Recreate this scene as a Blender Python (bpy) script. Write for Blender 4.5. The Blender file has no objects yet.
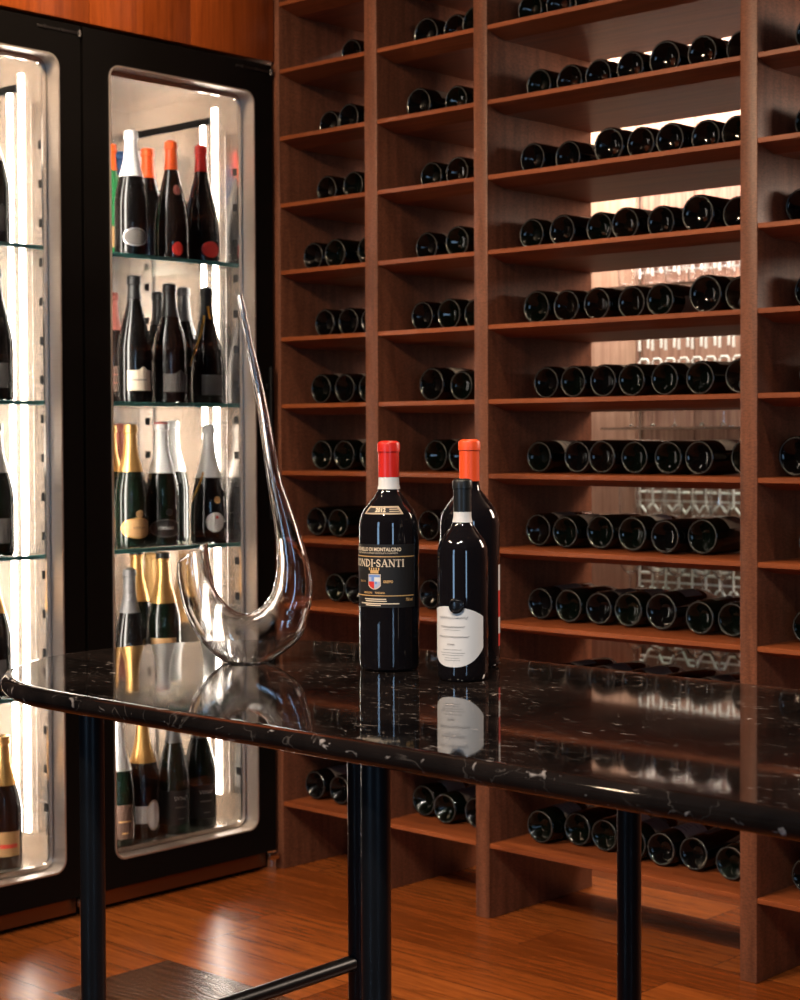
import bpy, bmesh, math, random
import numpy as np
from mathutils import Vector, Matrix, Euler

S = bpy.context.scene
COL = S.collection
RND = random.Random(7)
PI = math.pi

# ------------------------------------------------------------------ camera
F, YAW, PITCH, ROLL = 1742.6, .7521, .0246, -.0043
PPX, PPY = 400.0, 480.0
EYE = np.array([0, 0, 1.17])
_v = np.array([-math.sin(YAW), math.cos(YAW), 0]); _r = np.array([math.cos(YAW), math.sin(YAW), 0]); _u = np.array([0, 0, 1.])
V2 = _v * math.cos(PITCH) - _u * math.sin(PITCH); U2 = _u * math.cos(PITCH) + _v * math.sin(PITCH)
R3 = _r * math.cos(ROLL) + U2 * math.sin(ROLL); U3 = U2 * math.cos(ROLL) - _r * math.sin(ROLL)

def at(px, py, axis, val):
    """the point of the plane axis = val seen at pixel (px, py)"""
    d = V2 + (px - PPX) / F * R3 - (py - PPY) / F * U3
    return EYE + (val - EYE[axis]) / d[axis] * d

def solve(px, axis, fixed):
    """coordinate along `axis` (0 or 1) so that the point with the other coordinates `fixed` shows at column px"""
    k = (px - PPX) / F
    w = R3 - k * V2
    d = np.array(fixed, float) - EYE
    d[axis] = 0
    return -(d @ w) / w[axis]

cam = bpy.data.cameras.new('camera')
cam.sensor_fit = 'HORIZONTAL'; cam.sensor_width = 24; cam.lens = F * 24 / 800
cam.shift_y = -.025
cam.clip_start = .05
cam.dof.use_dof = True; cam.dof.focus_distance = 2.33; cam.dof.aperture_fstop = 10
co = bpy.data.objects.new('camera', cam); COL.objects.link(co)
M3 = Matrix((R3, U3, -V2)).transposed()
co.matrix_world = Matrix.Translation(Vector(EYE)) @ M3.to_4x4()
S.camera = co

# ------------------------------------------------------------------ materials
def mat(name, color=(.5, .5, .5), rough=.5, metal=0., spec=.5, trans=0., ior=1.45, emit=None, estr=0., coat=0.):
    m = bpy.data.materials.new(name); m.use_nodes = True
    b = m.node_tree.nodes['Principled BSDF']
    b.inputs['Base Color'].default_value = (*color, 1); b.inputs['Roughness'].default_value = rough
    b.inputs['Metallic'].default_value = metal; b.inputs['Specular IOR Level'].default_value = spec
    b.inputs['Transmission Weight'].default_value = trans; b.inputs['IOR'].default_value = ior
    b.inputs['Coat Weight'].default_value = coat
    if emit:
        b.inputs['Emission Color'].default_value = (*emit, 1); b.inputs['Emission Strength'].default_value = estr
    return m

class NT:
    """small node-graph helper"""
    def __init__(s, m): s.t = m.node_tree; s.b = s.t.nodes.get('Principled BSDF')
    def n(s, kind, **kw):
        x = s.t.nodes.new(kind)
        for k, v in kw.items():
            if k in x.inputs: x.inputs[k].default_value = v
            else: setattr(x, k, v)
        return x
    def l(s, a, b): s.t.links.new(a, b)
    def math(s, op, a, b=None):
        x = s.t.nodes.new('ShaderNodeMath'); x.operation = op
        for i, q in enumerate((a, b)):
            if q is None: continue
            if isinstance(q, (int, float)): x.inputs[i].default_value = q
            else: s.l(q, x.inputs[i])
        return x.outputs[0]
    def ramp(s, fac, stops):
        x = s.t.nodes.new('ShaderNodeValToRGB'); e = x.color_ramp.elements
        while len(e) < len(stops): e.new(.5)
        for el, (p, c) in zip(e, stops): el.position = p; el.color = (*c, 1)
        s.l(fac, x.inputs[0]); return x.outputs[0]
    def mix(s, fac, a, b, mode='MIX'):
        x = s.t.nodes.new('ShaderNodeMix'); x.data_type = 'RGBA'; x.blend_type = mode
        if isinstance(fac, (int, float)): x.inputs[0].default_value = fac
        else: s.l(fac, x.inputs[0])
        for i, q in ((6, a), (7, b)):
            if isinstance(q, tuple): x.inputs[i].default_value = (*q, 1)
            else: s.l(q, x.inputs[i])
        return x.outputs[2]
    def coords(s, scale=(1, 1, 1), loc=(0, 0, 0)):
        g = s.t.nodes.new('ShaderNodeNewGeometry'); mp = s.t.nodes.new('ShaderNodeMapping')
        mp.inputs['Scale'].default_value = scale; mp.inputs['Location'].default_value = loc
        s.l(g.outputs['Position'], mp.inputs[0]); return mp.outputs[0]
    def noise(s, vec, scale, detail=4, rough=.55, dist=0.):
        x = s.t.nodes.new('ShaderNodeTexNoise'); x.inputs['Scale'].default_value = scale; x.inputs['Detail'].default_value = detail
        x.inputs['Roughness'].default_value = rough; x.inputs['Distortion'].default_value = dist
        s.l(vec, x.inputs['Vector']); return x.outputs['Fac']
    def bump(s, h, strength=.1, dist=.002):
        x = s.t.nodes.new('ShaderNodeBump'); x.inputs['Strength'].default_value = strength; x.inputs['Distance'].default_value = dist
        s.l(h, x.inputs['Height']); s.l(x.outputs[0], s.b.inputs['Normal'])

def wood(name, lo, hi, stretch, rough=.42, weave=None):
    m = mat(name, rough=rough, spec=.35); t = NT(m)
    a = t.noise(t.coords(stretch), 9, 6, .6, .6)
    fine = t.noise(t.coords(tuple(q * 6 for q in stretch)), 26, 3, .7)
    c = t.ramp(a, [(.3, lo), (.7, hi)])
    c = t.mix(.38, c, t.ramp(fine, [(.3, (.35, .35, .35)), (.7, (1, 1, 1))]), 'MULTIPLY')
    if weave:                    # short cross ticks of the veneer
        tk = t.noise(t.coords(weave), 95, 2, .6)
        c = t.mix(.5, c, t.ramp(tk, [(.36, (.35, .32, .3)), (.62, (1.2, 1.18, 1.16))]), 'MULTIPLY')
    t.l(c, t.b.inputs['Base Color']); t.bump(fine, .12, .001)
    return m

def principled_floor():
    m = mat('oak_floor', rough=.27, spec=.5); t = NT(m)
    sx = t.n('ShaderNodeSeparateXYZ'); g = t.n('ShaderNodeNewGeometry'); t.l(g.outputs['Position'], sx.inputs[0])
    X, Y = sx.outputs[0], sx.outputs[1]
    W, L = .1555, 1.25
    FSH = W * 50 - 2.475 + W * 0
    ry = t.math('DIVIDE', t.math('ADD', Y, FSH), W); row = t.math('FLOOR', ry); fy = t.math('FRACT', ry)
    wn = t.n('ShaderNodeTexWhiteNoise', noise_dimensions='1D'); t.l(row, wn.inputs['W'])
    rx = t.math('ADD', t.math('DIVIDE', t.math('ADD', X, 9.1), L), wn.outputs['Value']); ci = t.math('FLOOR', rx); fx = t.math('FRACT', rx)
    idv = t.n('ShaderNodeCombineXYZ'); t.l(row, idv.inputs[0]); t.l(ci, idv.inputs[1])
    w2 = t.n('ShaderNodeTexWhiteNoise', noise_dimensions='2D'); t.l(idv.outputs[0], w2.inputs['Vector'])
    base = t.ramp(w2.outputs['Value'], [(0, (.17, .042, .008)), (.5, (.25, .066, .013)), (1, (.33, .095, .02))])
    off = t.n('ShaderNodeCombineXYZ'); t.l(t.math('MULTIPLY', w2.outputs['Value'], 13.), off.inputs[0]); t.l(t.math('MULTIPLY', w2.outputs['Value'], 7.), off.inputs[2])
    add = t.n('ShaderNodeVectorMath', operation='ADD'); t.l(t.coords((1.2, 14, 1)), add.inputs[0]); t.l(off.outputs[0], add.inputs[1])
    gr = t.noise(add.outputs[0], 3.2, 6, .6, 1.2)
    fine = t.noise(add.outputs[0], 22, 4, .7)
    c = t.mix(.75, base, t.ramp(gr, [(.3, (.42, .36, .32)), (.62, (1.15, 1.1, 1.05))]), 'MULTIPLY')
    c = t.mix(.4, c, t.ramp(fine, [(.35, (.5, .45, .42)), (.6, (1, 1, 1))]), 'MULTIPLY')
    # darker, strongly figured area across neighbouring board rows
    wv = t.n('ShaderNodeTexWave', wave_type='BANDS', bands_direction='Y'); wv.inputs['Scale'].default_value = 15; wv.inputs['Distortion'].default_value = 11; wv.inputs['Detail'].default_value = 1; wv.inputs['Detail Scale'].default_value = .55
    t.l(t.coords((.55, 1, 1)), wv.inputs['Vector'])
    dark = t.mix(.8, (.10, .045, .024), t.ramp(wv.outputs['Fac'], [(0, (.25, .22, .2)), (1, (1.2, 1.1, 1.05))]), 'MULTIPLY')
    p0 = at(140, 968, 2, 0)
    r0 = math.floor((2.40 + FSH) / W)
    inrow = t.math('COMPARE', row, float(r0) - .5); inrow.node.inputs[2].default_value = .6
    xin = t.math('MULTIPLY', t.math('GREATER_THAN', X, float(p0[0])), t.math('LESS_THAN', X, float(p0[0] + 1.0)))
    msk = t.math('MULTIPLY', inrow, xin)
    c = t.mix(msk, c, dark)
    gap = t.math('MINIMUM', t.math('MULTIPLY', t.math('MINIMUM', fy, t.math('SUBTRACT', 1., fy)), W), t.math('MULTIPLY', t.math('MINIMUM', fx, t.math('SUBTRACT', 1., fx)), L))
    gm = t.math('GREATER_THAN', gap, .0012)
    c = t.mix(gm, (.03, .01, .004), c)
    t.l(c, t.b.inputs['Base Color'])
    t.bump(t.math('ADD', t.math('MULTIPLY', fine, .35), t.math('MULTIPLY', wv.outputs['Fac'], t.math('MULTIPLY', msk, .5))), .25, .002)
    return m

def marble():
    m = mat('black_marble', rough=.04, spec=.6, ior=1.55); t = NT(m)
    cl = t.noise(t.coords((1, 1, 1)), 7, 5, .6, .5)
    base = t.ramp(cl, [(.35, (.004, .0034, .0034)), (.7, (.018, .0125, .0105))])
    fl = t.noise(t.coords((42, 95, 60)), 1, 2, .5, 1.2)
    msk = t.noise(t.coords((3, 3, 3), (3, 1, 0)), 2.2, 2)
    f = t.math('MULTIPLY', t.ramp(fl, [(.655, (0, 0, 0)), (.73, (1, 1, 1))]), t.ramp(msk, [(.4, (.15, .15, .15)), (.6, (1, 1, 1))]))
    base = t.mix(f, base, (.42, .35, .31))
    vn = t.noise(t.coords((4.5, 9, 5), (1.3, .2, 0)), 1.4, 4, .55, 1.6)
    d = t.math('ABSOLUTE', t.math('SUBTRACT', vn, .5))
    v = t.math('MULTIPLY', t.ramp(d, [(.0, (1, 1, 1)), (.006, (0, 0, 0))]), t.ramp(t.noise(t.coords((2, 2, 2)), 3, 2), [(.5, (0, 0, 0)), (.62, (1, 1, 1))]))
    base = t.mix(t.math('MULTIPLY', v, .22), base, (.3, .24, .2))
    t.l(base, t.b.inputs['Base Color'])
    return m

def thin_glass(name, tint=(1, 1, 1), ior=1.45, refl=1.0):
    m = bpy.data.materials.new(name); m.use_nodes = True; t = NT(m); t.t.nodes.remove(t.b)
    tr = t.n('ShaderNodeBsdfTransparent'); tr.inputs[0].default_value = (*tint, 1)
    gl = t.n('ShaderNodeBsdfGlossy'); gl.inputs['Roughness'].default_value = .0
    fr = t.n('ShaderNodeFresnel'); fr.inputs[0].default_value = ior
    mx = t.n('ShaderNodeMixShader'); t.l(t.math('MULTIPLY', fr.outputs[0], refl), mx.inputs[0]); t.l(tr.outputs[0], mx.inputs[1]); t.l(gl.outputs[0], mx.inputs[2])
    t.l(mx.outputs[0], t.t.nodes['Material Output'].inputs[0])
    return m

def clear_glass(name, color=(1, 1, 1), ior=1.5):
    m = bpy.data.materials.new(name); m.use_nodes = True; t = NT(m); t.t.nodes.remove(t.b)
    g = t.n('ShaderNodeBsdfGlass'); g.inputs['Color'].default_value = (*color, 1); g.inputs['Roughness'].default_value = 0; g.inputs['IOR'].default_value = ior
    t.l(g.outputs[0], t.t.nodes['Material Output'].inputs[0]); return m

def steel(name, rough=.22, col=(.62, .57, .53)):
    m = mat(name, col, rough, 1.0); t = NT(m)
    f = t.noise(t.coords((3, 3, 160)), 3, 3, .6)
    t.l(t.ramp(f, [(.3, (rough * .8,) * 3), (.7, (rough * 1.25,) * 3)]), t.b.inputs['Roughness'])
    return m

WOOD_V = wood('mahogany_upright', (.112, .041, .022), (.215, .082, .045), (5, 5, .35), weave=(1.2, 1.2, 4.5))
WOOD_H = wood('mahogany_shelf', (.150, .036, .011), (.290, .078, .024), (.35, 5, 5))
WOOD_P = wood('orange_veneer', (.22, .042, .007), (.40, .088, .015), (6, 6, .3), .3)
WOOD_W = wood('pale_cladding', (.34, .19, .13), (.56, .36, .26), (7, 7, .25), .55)
WOOD_D = wood('red_cladding', (.19, .088, .066), (.46, .265, .20), (8, 8, .3), .5)
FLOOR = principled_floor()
MARBLE = marble()
BLACK = mat('black_enamel', (.0032, .0028, .0027), .5, spec=.14)
BLACK_T = mat('black_metal_tube', (.010, .011, .013), .3, .3, spec=.5)
RUBBER = mat('black_rubber', (.006, .006, .006), .7)
STEEL = steel('brushed_steel')
STEEL_S = steel('satin_steel', .5, (.74, .68, .63))
STEEL_D = steel('dark_steel', .45, (.08, .075, .075))
STEEL_L = mat('steel_liner', (.72, .635, .56), .27, .82)
HOLE = mat('dark_slot', (.004, .004, .004), .8)
BRONZE = mat('bronze_kickplate', (.20, .11, .055), .28, .9)
PANE = thin_glass('door_glass', (.97, .97, .97), 1.3)
SHELF_G = thin_glass('shelf_glass', (.93, .98, .96), 1.4)
SHELF_E = mat('shelf_edge_green', (.06, .21, .19), .12, spec=.6)
GLASS = clear_glass('crystal', ior=1.46)
GLASS_W = clear_glass('stemware_glass', (.98, .98, .98))
LED = mat('light_tube', (.9, .9, .9), .4, emit=(1, .92, .82), estr=29)
PLASTER = mat('dark_plaster', (.11, .075, .055), .8)
CEIL = mat('ceiling_paint', (.20, .15, .12), .8)
BOT = mat('bottle_glass', (.003, .003, .003), .03, spec=.5, ior=1.5)
BOT_G = mat('green_bottle_glass', (.003, .007, .004), .03, spec=.5, ior=1.5)
BOT_B = mat('brown_bottle_glass', (.008, .004, .003), .03, spec=.5, ior=1.5)
RB = [mat('old_bottle_glass', c, .07, spec=.3, ior=1.5) for c in ((.0015, .0015, .0016), (.0022, .0014, .001), (.001, .002, .0013))]
BOT_L = mat('bright_green_glass', (.02, .16, .05), .08, spec=.5, ior=1.5)
BOT_R = mat('tall_bottle_glass', (.006, .005, .006), .04, spec=.55, ior=1.5)
INK = {}
RIM_HI = mat('stippled_rim_highlight', (.024, .0225, .022), .42, spec=.45)  # stippled base ring, made paler to put the rim highlight into its colour
def ink(name, c, r=.6, metal=0.):
    if name not in INK: INK[name] = mat(name, c, r, metal)
    return INK[name]
RED = ink('red_foil', (.62, .022, .014), .32); ORANGE = ink('orange_foil', (.85, .085, .018), .38)
NEON = ink('vivid_orange_foil', (.9, .11, .015), .4)
WHITE = ink('white_paper', (.74, .71, .68), .7); CREAM = ink('cream_paper', (.62, .5, .38), .7)
GREYL = ink('grey_label', (.13, .115, .105), .6); BLACKL = ink('black_label', (.008, .0065, .006), .6)
TANL = ink('tan_label', (.42, .235, .10), .45); BROWNL = ink('brown_label', (.10, .055, .038), .6)
GOLD = ink('gold_foil', (.66, .36, .12), .3, .85); GOLDP = ink('gold_print', (.72, .42, .16), .4, .2)
CREAMP = ink('cream_print', (.78, .62, .44), .5); INKG = ink('grey_print', (.15, .135, .14), .7)
SILVER = ink('silver_foil', (.62, .6, .58), .28, .8); PEARL = ink('pearl_foil', (.86, .84, .81), .4, .1)
BLACKF = ink('black_foil', (.012, .012, .012), .35); GREYF = ink('grey_foil', (.10, .095, .095), .4, .3)
BLUEF = ink('blue_foil', (.02, .10, .30), .35); PINKF = ink('rose_foil', (.42, .13, .10), .35, .4)
YELLOW = ink('yellow_ribbon', (.75, .33, .03), .4); BLUEP = ink('blue_print', (.16, .28, .60), .5); REDP = ink('red_print', (.65, .03, .02), .5); TANP = ink('tan_print', (.50, .36, .24), .5); PALEB = ink('pale_blue_print', (.42, .48, .62), .5)
WHITEP = ink('white_print', (.72, .70, .68), .5); SEAL = ink('black_wax', (.006, .006, .008), .22)
PAPERS = [ink('aged_paper', (.24, .20, .165), .75), ink('warm_grey_paper', (.16, .13, .115), .75), ink('pale_paper', (.50, .46, .41), .75)]

# ------------------------------------------------------------------ mesh helpers
class MB:
    def __init__(s): s.v = []; s.f = []; s.m = []; s.mats = []
    def mi(s, m):
        if m not in s.mats: s.mats.append(m)
        return s.mats.index(m)
    def add(s, vs, fs, m):
        o = len(s.v); k = s.mi(m); s.v += [tuple(q) for q in vs]; s.f += [tuple(i + o for i in f) for f in fs]; s.m += [k] * len(fs); return s
    def box(s, a, b, m, bev=0.):
        lo = [min(p, q) for p, q in zip(a, b)]; hi = [max(p, q) for p, q in zip(a, b)]
        bm = bmesh.new(); bmesh.ops.create_cube(bm, size=1)
        for v in bm.verts: v.co = Vector([lo[i] + (v.co[i] + .5) * (hi[i] - lo[i]) for i in range(3)])
        if bev: bmesh.ops.bevel(bm, geom=bm.edges[:], offset=bev, segments=2, affect='EDGES', profile=.5)
        bm.verts.ensure_lookup_table()
        s.add([v.co[:] for v in bm.verts], [[v.index for v in f.verts] for f in bm.faces], m); bm.free(); return s
    def lathe(s, prof, m, seg=32, org=(0, 0, 0), mats=None):
        """prof: list of (radius, height); poles where radius is 0; mats: one material per profile step"""
        rows = []; vs = []
        for r, z in prof:
            if r <= 1e-7: rows.append([len(vs)]); vs.append((org[0], org[1], org[2] + z))
            else:
                rows.append(list(range(len(vs), len(vs) + seg)))
                vs += [(org[0] + r * math.cos(2 * PI * i / seg), org[1] + r * math.sin(2 * PI * i / seg), org[2] + z) for i in range(seg)]
        o = len(s.v); s.v += vs
        for k, (A, B) in enumerate(zip(rows, rows[1:])):
            mk = s.mi(mats[k] if mats else m)
            for i in range(seg):
                j = (i + 1) % seg
                if len(A) == 1 and len(B) == 1: continue
                f = [A[0], B[j], B[i]] if len(A) == 1 else ([A[i], A[j], B[0]] if len(B) == 1 else [A[i], A[j], B[j], B[i]])
                s.f.append(tuple(q + o for q in f)); s.m.append(mk)
        return s
    def tube(s, pts, r, m, seg=16, caps=True):
        pts = [Vector(p) for p in pts]; n = len(pts); rows = []
        rr = r if isinstance(r, (list, tuple)) else [r] * n
        ref = Vector((0, 0, 1)); vs = []
        for i, p in enumerate(pts):
            t = (pts[min(i + 1, n - 1)] - pts[max(i - 1, 0)]).normalized()
            a = t.cross(ref if abs(t.dot(ref)) < .95 else Vector((1, 0, 0))).normalized(); b = t.cross(a)
            rows.append(range(len(vs), len(vs) + seg))
            vs += [p + rr[i] * (math.cos(2 * PI * k / seg) * a + math.sin(2 * PI * k / seg) * b) for k in range(seg)]
        fs = [[A[k], A[(k + 1) % seg], B[(k + 1) % seg], B[k]] for A, B in zip(rows, rows[1:]) for k in range(seg)]
        if caps: fs += [list(rows[0])[::-1], list(rows[-1])]
        return s.add(vs, fs, m)
    def build(s, name, parent=None, loc=(0, 0, 0), smooth=True, sharp=29):
        me = bpy.data.meshes.new(name); me.from_pydata(s.v, [], s.f)
        for m in s.mats: me.materials.append(m)
        me.polygons.foreach_set('material_index', s.m)
        if smooth:
            bm = bmesh.new(); bm.from_mesh(me); bmesh.ops.recalc_face_normals(bm, faces=bm.faces) if smooth != 'keep' else None
            for e in bm.edges: e.smooth = not (len(e.link_faces) == 2 and e.calc_face_angle(0) > math.radians(sharp))
            for f in bm.faces: f.smooth = smooth != 'flat'
            bm.to_mesh(me); bm.free()
        me.update()
        return link(name, me, parent, loc)

def link(name, me, parent=None, loc=(0, 0, 0)):
    o = bpy.data.objects.new(name, me); COL.objects.link(o); o.location = loc
    if parent is not None: o.parent = parent
    return o
def empty(name, loc=(0, 0, 0)):
    o = bpy.data.objects.new(name, None); o.empty_display_size = .05; COL.objects.link(o); o.location = loc; return o
def tag(o, label, cat, group=None):
    o['label'] = label; o['category'] = cat
    if group: o['group'] = group
    return o
def struct(o): o['kind'] = 'structure'; return o

def rfun(prof):
    zs = [p[1] for p in prof]; i0 = max(i for i in range(len(prof)) if zs[i] <= .0005) if min(zs) <= .0005 else 0
    pts = sorted([(z, r) for r, z in prof[i0:]])
    Z = [p[0] for p in pts]; R = [p[1] for p in pts]
    return lambda z: float(np.interp(z, Z, R))

def patch(mb, rf, a0, a1, zlo, zhi, m, off=.0005, na=18, nz=5):
    """curved label; zlo, zhi: numbers or functions of the angle share 0..1; angle 0 faces local -Y, positive to +X"""
    vs = []; fs = []
    for i in range(na + 1):
        u = i / na; a = a0 + (a1 - a0) * u
        lo = zlo(u) if callable(zlo) else zlo; hi = zhi(u) if callable(zhi) else zhi
        for j in range(nz + 1):
            z = lo + (hi - lo) * j / nz; r = rf(z) + off
            vs.append((r * math.sin(a), -r * math.cos(a), z))
    for i in range(na):
        for j in range(nz):
            k = i * (nz + 1) + j; fs.append((k, k + nz + 1, k + nz + 2, k + 1))
    mb.add(vs, fs, m)

_tc = {}
def text_geo(s, size, bold=0.):
    key = (s, size, bold)
    if key not in _tc:
        c = bpy.data.curves.new('lettering', 'FONT'); c.body = s; c.size = size; c.align_x = 'CENTER'; c.align_y = 'CENTER'; c.offset = bold; c.resolution_u = 3
        o = bpy.data.objects.new('lettering', c); me = bpy.data.meshes.new_from_object(o)
        _tc[key] = ([v.co[:] for v in me.vertices], [list(p.vertices) for p in me.polygons])
        bpy.data.objects.remove(o); bpy.data.meshes.remove(me); bpy.data.curves.remove(c)
    return _tc[key]
def letter(mb, rf, s, size, a, z, m, off=.0009, width=None, bold=0., tilt=0.):
    vs, fs = text_geo(s, size, bold)
    if not vs: return
    w = max(v[0] for v in vs) - min(v[0] for v in vs); k = (width / w) if width else 1
    out = []
    for x, y, _ in vs:
        x *= k; zz = z + y + tilt * x; r = rf(zz) + off; an = a + x / (rf(z) + off)
        out.append((r * math.sin(an), -r * math.cos(an), zz))
    mb.add(out, fs, m)

# ------------------------------------------------------------------ bottle shapes
def prof_bordeaux(h, R, n=.0142):
    s = h / .30
    P = [(0, .024), (R * .35, .021), (R * .62, .010), (R * .80, .002), (R * .865, .0004), (R * .90, 0), (R * .93, .0005), (R * .98, .003), (R, .009)]
    P += [(R, .186 * s), (R * .985, .194 * s), (R * .93, .203 * s), (R * .82, .2115 * s), (R * .66, .2195 * s), (R * .52, .2265 * s), (n + .002, .234 * s), (n + .0002, .243 * s), (n, .252 * s), (n, .286 * s), (n + .0012, .2865 * s), (n + .0012, .2965 * s), (n + .0004, .2985 * s), (n - .003, h), (0, h)]
    return P
def prof_burgundy(h, R, n=.0145):
    s = h / .30
    P = [(0, .026), (R * .35, .022), (R * .62, .010), (R * .80, .002), (R * .865, .0004), (R * .90, 0), (R * .93, .0005), (R * .98, .003), (R, .009)]
    P += [(R, .135 * s), (R * .975, .150 * s), (R * .9, .168 * s), (R * .77, .188 * s), (R * .61, .207 * s), (R * .47, .224 * s), (n + .0015, .242 * s), (n, .256 * s), (n, .287 * s), (n + .0014, .288 * s), (n + .0014, .297 * s), (n - .002, h), (0, h)]
    return P
def prof_champagne(h, R, n=.0155):
    s = h / .32
    P = [(0, .026), (R * .4, .020), (R * .8, .0015), (R * .89, 0), (R * .97, .002), (R, .008)]
    P += [(R, .128 * s), (R * .985, .142 * s), (R * .93, .160 * s), (R * .83, .180 * s), (R * .70, .202 * s), (R * .56, .224 * s), (R * .44, .245 * s), (n + .0015, .268 * s), (n, .290 * s), (n, .296 * s), (n + .0025, .298 * s), (n + .0025, .306 * s), (n + .001, .309 * s), (n + .002, .313 * s), (n + .0008, .318 * s), (n * .6, h), (0, h)]
    return P
def prof_flared(h, R, n=.0150):
    s = h / .31
    P = [(0, .026), (R * .4, .020), (R * .8, .0015), (R * .89, 0), (R * .97, .002), (R * .995, .008)]
    P += [(R, .05 * s), (R * .985, .085 * s), (R * .93, .115 * s), (R * .82, .145 * s), (R * .67, .175 * s), (R * .52, .202 * s), (R * .39, .228 * s), (n + .001, .256 * s), (n, .280 * s), (n, .286 * s), (n + .002, .288 * s), (n + .002, .296 * s), (n + .0008, .300 * s), (n + .001, .305 * s), (n * .6, h), (0, h)]
    return P
def sleeve(mb, prof, z0, m, off=.0007, z1=None, top=True, seg=28):
    """foil or paper that follows the bottle's profile from z0 up (to z1, or over the top)"""
    rf = rfun(prof); zt = prof[-1][1]; end = z1 if z1 else zt
    zs = [z0] + [z for r, z in prof if z0 < z < end and r > 0] + ([z1] if z1 else [])
    P = [(rf(z0) + .0001, z0)] + [(rf(z) + off, z + (off if z > zt - .001 else 0)) for z in zs]
    if not z1: P += [(prof[-2][0] + off * .5, zt + off), (0, zt + off)]
    mb.lathe(P, m, seg)

# ------------------------------------------------------------------ setting
XF = -3.46                       # front of the fridge doors
YR, YB = 3.212, 3.627            # front and back of the rack
WALL_Y = 5.2
def wall(name, a, b, m): return struct(MB().box(a, b, m).build(name, smooth=False))
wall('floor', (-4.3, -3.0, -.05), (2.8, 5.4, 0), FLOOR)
wall('ceiling', (-4.3, -3.0, 2.8), (2.8, 5.4, 2.86), CEIL)
wall('wall_left', (-4.3, -3.0, 0), (-4.12, 5.4, 2.8), PLASTER)
wb = MB()
for i in range(28):              # vertical cladding boards of the wall beyond the rack
    x = -4.192 + i * .25
    wb.box((max(x + .0015, -4.12), WALL_Y, 0), (min(x + .2485, 2.8), WALL_Y + .03, 2.8), WOOD_W if x < -3.75 else WOOD_D, .002)
wb.box((-4.12, WALL_Y + .02, 0), (2.8, WALL_Y + .12, 2.8), WOOD_W)
struct(wb.build('wall_back'))
def wall_with_window(name, axis, pos, c, w, z0, z1, lo, hi):
    """a wall in the plane axis = pos with one window opening; returns nothing, adds window frame and pane"""
    t = .12 if pos > 0 else -.12
    def bx(mb, u0, u1, za, zb, d0=0., d1=t, m=PLASTER):
        if axis == 1: mb.box((u0, pos + d0, za), (u1, pos + d1, zb), m)
        else: mb.box((pos + d0, u0, za), (pos + d1, u1, zb), m)
    mb = MB(); bx(mb, lo, c - w / 2, 0, 2.8); bx(mb, c + w / 2, hi, 0, 2.8); bx(mb, c - w / 2, c + w / 2, 0, z0); bx(mb, c - w / 2, c + w / 2, z1, 2.8)
    struct(mb.build(name, smooth=False))
    return bx
bx1 = wall_with_window('wall_front', 1, -2.4, -1.45, .62, .55, 2.35, -4.12, 2.8)
bx2 = wall_with_window('wall_right', 0, 2.3, -.75, .62, .55, 2.35, -2.52, 5.3)
for n, bx, c in ((1, bx1, -1.45), (2, bx2, -.75)):
    fr = MB(); s = -1 if n == 1 else 1
    for a in (c - .31, c + .27): bx(fr, a, a + .04, .55, 2.35, 0, s * .06, BLACK)
    for z in (.55, 1.43, 2.31): bx(fr, c - .27, c + .27, z, z + .04, 0, s * .06, BLACK)
    w = struct(fr.build('window_%d' % n, smooth=False))
    g = MB(); bx(g, c - .27, c + .27, .59, 2.31, s * .03, s * .036, PANE); g.build('pane', w, smooth=False)
pan = MB()
for i in range(7):
    y = 1.0 + i * .32
    pan.box((XF - .04, y, 2.178), (XF + .001, min(y + .3185, 3.209), 2.8), WOOD_P, .0008)
struct(pan.build('trim_1'))
struct(MB().box((-4.12, 1.2, 2.19), (XF - .042, 3.209, 2.22), BLACK).build('trim_2', smooth=False))

# ------------------------------------------------------------------ wine rack
rack = tag(empty('wine_rack', (-2.7, YR, 0)), 'tall mahogany wine rack of open-backed bays filled with lying bottles', 'wine rack')
O = Vector((-2.7, YR, 0))
UP = [(-3.475, -3.443), (-3.125, -3.081), (-2.757, -2.714), (-2.011, -1.969), (-1.265, -1.223)]
ZS = [.1836 + .1794 * k for k in range(14)]
TH = .0275
def rel(a): return tuple(Vector(a) - O)
for a, b in UP:
    MB().box(rel((a, YR, 0)), rel((b, YB, 2.66)), WOOD_V, .002).build('upright', rack)
BAYS = [(UP[i][1], UP[i + 1][0]) for i in range(4)]
for k, z in enumerate(ZS):
    for i, (a, b) in enumerate(BAYS):
        pf = [(YR + .002, z - .0008), (YR + .0035, z), (YB, z), (YB, z - TH), (YR + .068, z - TH), (YR + .0035, z - .0115), (YR + .002, z - .0105)]
        vs = [rel((xx, q[0], q[1])) for xx in (a + .0003, b - .0003) for q in pf]; n7 = len(pf)
        MB().add(vs, [tuple(range(n7)), tuple(range(2 * n7 - 1, n7 - 1, -1))] + [(j, n7 + j, n7 + (j + 1) % n7, (j + 1) % n7) for j in range(n7)], WOOD_H).build('shelf', rack, smooth=True, sharp=10)
MB().box(rel((-3.475, YR, 2.661)), rel((-1.223, YB, 2.69)), WOOD_H, .002).build('top_board', rack)

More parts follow.
